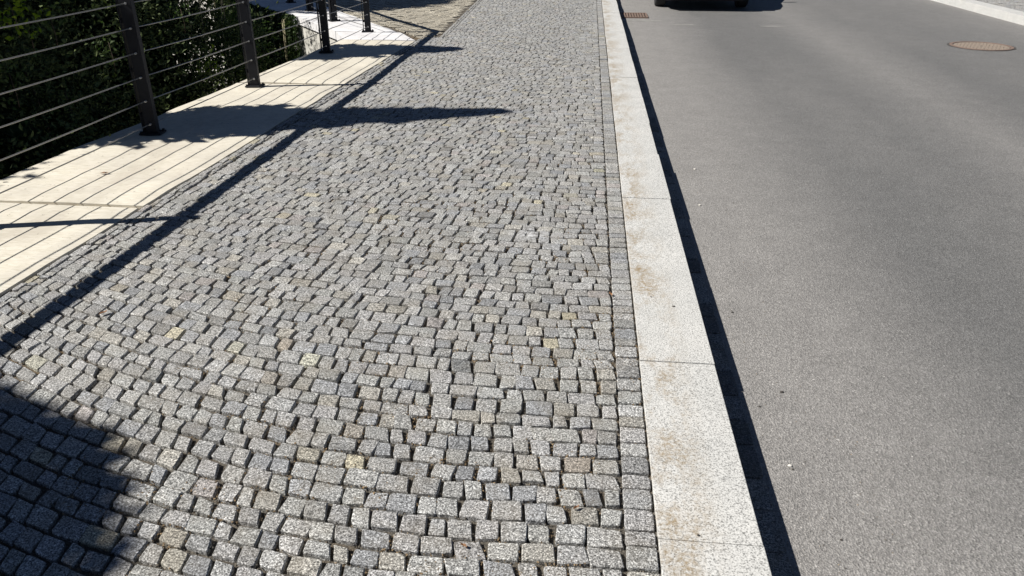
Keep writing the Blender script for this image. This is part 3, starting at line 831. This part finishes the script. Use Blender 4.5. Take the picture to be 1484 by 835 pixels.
# ------------------------------------------------------------ car (only its low front edge is in view)
M_blk = m_plain("black_car_paint", (.012, .012, .014), .18, .3, .05, 5)
M_plas = m_plain("black_plastic", (.018, .018, .019), .6)
M_tyre = m_plain("tyre_rubber", (.022, .022, .022), .85, 0, .2, 40)
M_glass = m_plain("tinted_glass", (.02, .025, .03), .05)
M_alloy = m_plain("alloy", (.4, .4, .42), .3, .8)
M_lamp = m_plain("lamp_lens", (.5, .52, .55), .1)
M_plate = m_plain("plate_white", (.7, .7, .7), .4)
car = tag(empty("parked_car", (2.08, 15.92, RZ)), "black car standing on the road near the kerb, only its low front showing", "car")
st = [(0, .60, .24, .52, .56), (.06, .76, .20, .62, .66), (.25, .86, .18, .72, .74), (.8, .90, .17, .86, .86), (1.15, .90, .17, .92, .95), (1.9, .90, .17, .96, 1.40), (2.4, .90, .17, .97, 1.47), (3.2, .90, .17, .98, 1.45), (3.9, .88, .18, 1.0, 1.28), (4.2, .80, .22, .98, 1.02), (4.28, .70, .28, .9, .92)]
V, F = [], []
for y, hwid, zb, zm, zt in st:
    roofw = hwid * (.72 if zt > zm + .1 else .9)
    ring = [(-hwid * .92, zb), (-hwid, zb + .12), (-hwid, (zb + zm) / 2 + .08), (-hwid * .95, zm), (-roofw, zt - .02), (-roofw * .6, zt), (roofw * .6, zt), (roofw, zt - .02), (hwid * .95, zm), (hwid, (zb + zm) / 2 + .08), (hwid, zb + .12), (hwid * .92, zb)]
    for x, z in ring: V.append((x, y, z))
nr = 12
for i in range(len(st) - 1):
    for k in range(nr): F.append((i * nr + k, i * nr + (k + 1) % nr, (i + 1) * nr + (k + 1) % nr, (i + 1) * nr + k))
F += [tuple(range(nr))[::-1], tuple(range((len(st) - 1) * nr, len(st) * nr))]
body = mk("body", V, F, M_blk, car, smooth=False)
def car_box(name, c, s, mat, bv=.01, parent=car, rx=0):
    bm = bmesh.new(); add_box(bm, (0, 0, 0), s); bevel(bm, bv, 2); o = bobj(name, bm, mat, parent, loc=c); o.rotation_euler = (rx, 0, 0); return o
car_box("front_bumper", (0, .02, .32), (1.42, .16, .22), M_plas, .04)
car_box("grille", (0, -.01, .50), (.7, .08, .10), M_plas)
car_box("number_plate", (0, -.075, .40), (.52, .01, .11), M_plate, .003)
for sx in (-1, 1):
    car_box("headlight", (sx * .62, .07, .60), (.26, .12, .12), M_lamp, .03)
    car_box("taillight", (sx * .66, 4.2, .85), (.18, .1, .14), m_plain("red_lens", (.3, .01, .01), .2), .02)
    o = car_box("side_mirror", (sx * 1.0, 1.55, 1.02), (.2, .1, .13), M_blk, .03)
    for y, l in ((2.35, .8), (3.2, .75)):
        mk("side_window", [(sx * .873, y - l / 2, 1.0), (sx * .873, y + l / 2, 1.0), (sx * .70, y + l / 2 - .05, 1.36), (sx * .70, y - l / 2 + .1, 1.36)], [(0, 1, 2, 3)], M_glass, car)
mk("windscreen", [(-.74, 1.25, 1.02), (.74, 1.25, 1.02), (.60, 1.88, 1.405), (-.60, 1.88, 1.405)], [(0, 1, 2, 3)], M_glass, car)
for sx in (-1, 1):
    for y in (.82, 3.45):
        wl = empty("wheel", (sx * .80, y, .31)); wl.parent = car
        V, F = [], []; prof = [(-.10, .20), (-.105, .29), (-.08, .31), (.08, .31), (.105, .29), (.10, .20)]
        for k in range(28):
            a_ = 2 * math.pi * k / 28
            for px, r_ in prof: V.append((px, r_ * math.cos(a_), r_ * math.sin(a_)))
        for k in range(28):
            for q in range(6): F.append((k * 6 + q, ((k + 1) % 28) * 6 + q, ((k + 1) % 28) * 6 + (q + 1) % 6, k * 6 + (q + 1) % 6))
        mk("tyre", V, F, M_tyre, wl, smooth=False)
        bm = bmesh.new(); add_cyl(bm, (sx * .06, 0, 0), (sx * .075, 0, 0), .2, 24)
        for k in range(5):
            a_ = 2 * math.pi * k / 5; add_box(bm, (sx * .085, .1 * math.sin(a_), .1 * math.cos(a_)), (.02, .045, .17), 0, None)
        bobj("rim", bm, M_alloy, wl)
car_box("underbody", (0, 2.1, .21), (1.5, 3.7, .10), M_plas, .02)

# ------------------------------------------------------------ small loose things
def pebble(u, v, z, s, mat, label, cat="stone chip", name="pebble"):
    p = gnd(u, v, z); bm = bmesh.new(); bmesh.ops.create_icosphere(bm, subdivisions=1, radius=s)
    for q in bm.verts: q.co = Vector((q.co.x * 1.3, q.co.y, q.co.z * .7)) * random.uniform(.75, 1.2)
    o = bobj(name, bm, mat, loc=(p.x, p.y, z + s * .45)); tag(o, label, cat)
M_wh = m_plain("white_chip", (.62, .60, .55), .7); M_dk = m_plain("dark_chip", (.05, .045, .04), .8)
pebble(1145, 676, RZ, .0065, M_wh, "tiny white stone chip on the asphalt near the bottom of the kerb shadow")
pebble(1149, 681, RZ, .0040, M_dk, "tiny dark crumb touching the white chip on the asphalt")
pebble(1133, 569, RZ, .0065, M_dk, "dark pebble on the asphalt right of the kerb shadow, higher up than the white chip")
pebble(1101, 590, RZ, .0040, M_dk, "very small dark crumb on the asphalt right beside the kerb shadow")
pebble(1061, 453, RZ, .0055, M_dk, "dark pebble near the kerb shadow at mid height of the road")
pebble(1007, 246, RZ, .0090, M_wh, "whitish chip on the far stretch of asphalt right of the kerb")
pebble(1219, 783, RZ, .0040, M_dk, "dark crumb on the open asphalt at the bottom of the picture")
pebble(1014, 298, RZ, .0085, M_wh, "pale chip beside the kerb shadow a little nearer than the farthest chip")
pebble(976, 445, .004, .0060, M_dk, "dark crumb on top of the pale kerb stone, middle of the kerb")
pebble(944, 431, .004, .0045, M_dk, "small dark crumb near the cobble side of the kerb top")
pebble(1012, 776, .004, .0035, M_dk, "dark speck of grit on the nearest kerb stone")
M_dry = m_plain("dry_leaf_brown", (.20, .10, .045), .7, 0, .3, 60)
def dry_leaf(u, v, z, s, rz, label):
    p = gnd(u, v, z)
    V = [(-s, 0, .001), (-s * .3, s * .42, .006), (s * .5, s * .3, .004), (s, 0, .009), (s * .45, -s * .34, .004), (-s * .35, -s * .38, .007), (0, 0, .001)]
    o = mk("dry_leaf", V, [(6, k, (k + 1) % 6) for k in range(6)], M_dry, loc=(p.x, p.y, z + .004)); o.rotation_euler = (0, 0, rz); tag(o, label, "leaf")
dry_leaf(152, 252, .008, .035, .2, "curled brown leaf lying on the cream coping in front of the nearest visible post")
dry_leaf(150, 455, .004, .022, 1.0, "small reddish leaf scrap between cobbles near the left edge, below the handrail shadow")
dry_leaf(885, 428, .002, .016, 2.0, "brown leaf scrap in the joint beside the kerbside row of cobbles")
dry_leaf(835, 738, .002, .012, .7, "tiny reddish leaf scrap in a wide joint near the bottom of the path")
dry_leaf(672, 793, .002, .012, 2.7, "tiny tan leaf scrap lying low in the joints at the bottom middle of the path")

for o in list(SC.objects):
    if o.parent: continue
    n0 = o.name.split('.')[0]
    if n0 == 'yew_bush': o['group'] = 'dark bushes along the canal behind the railing'
    elif n0 == 'conifer_tree': o['group'] = 'dark conifers beyond the canal railing'
    elif n0 == 'pebble': o['group'] = 'loose chips and crumbs on road and kerb'
    elif n0 == 'dry_leaf': o['group'] = 'dry leaf scraps on the path'
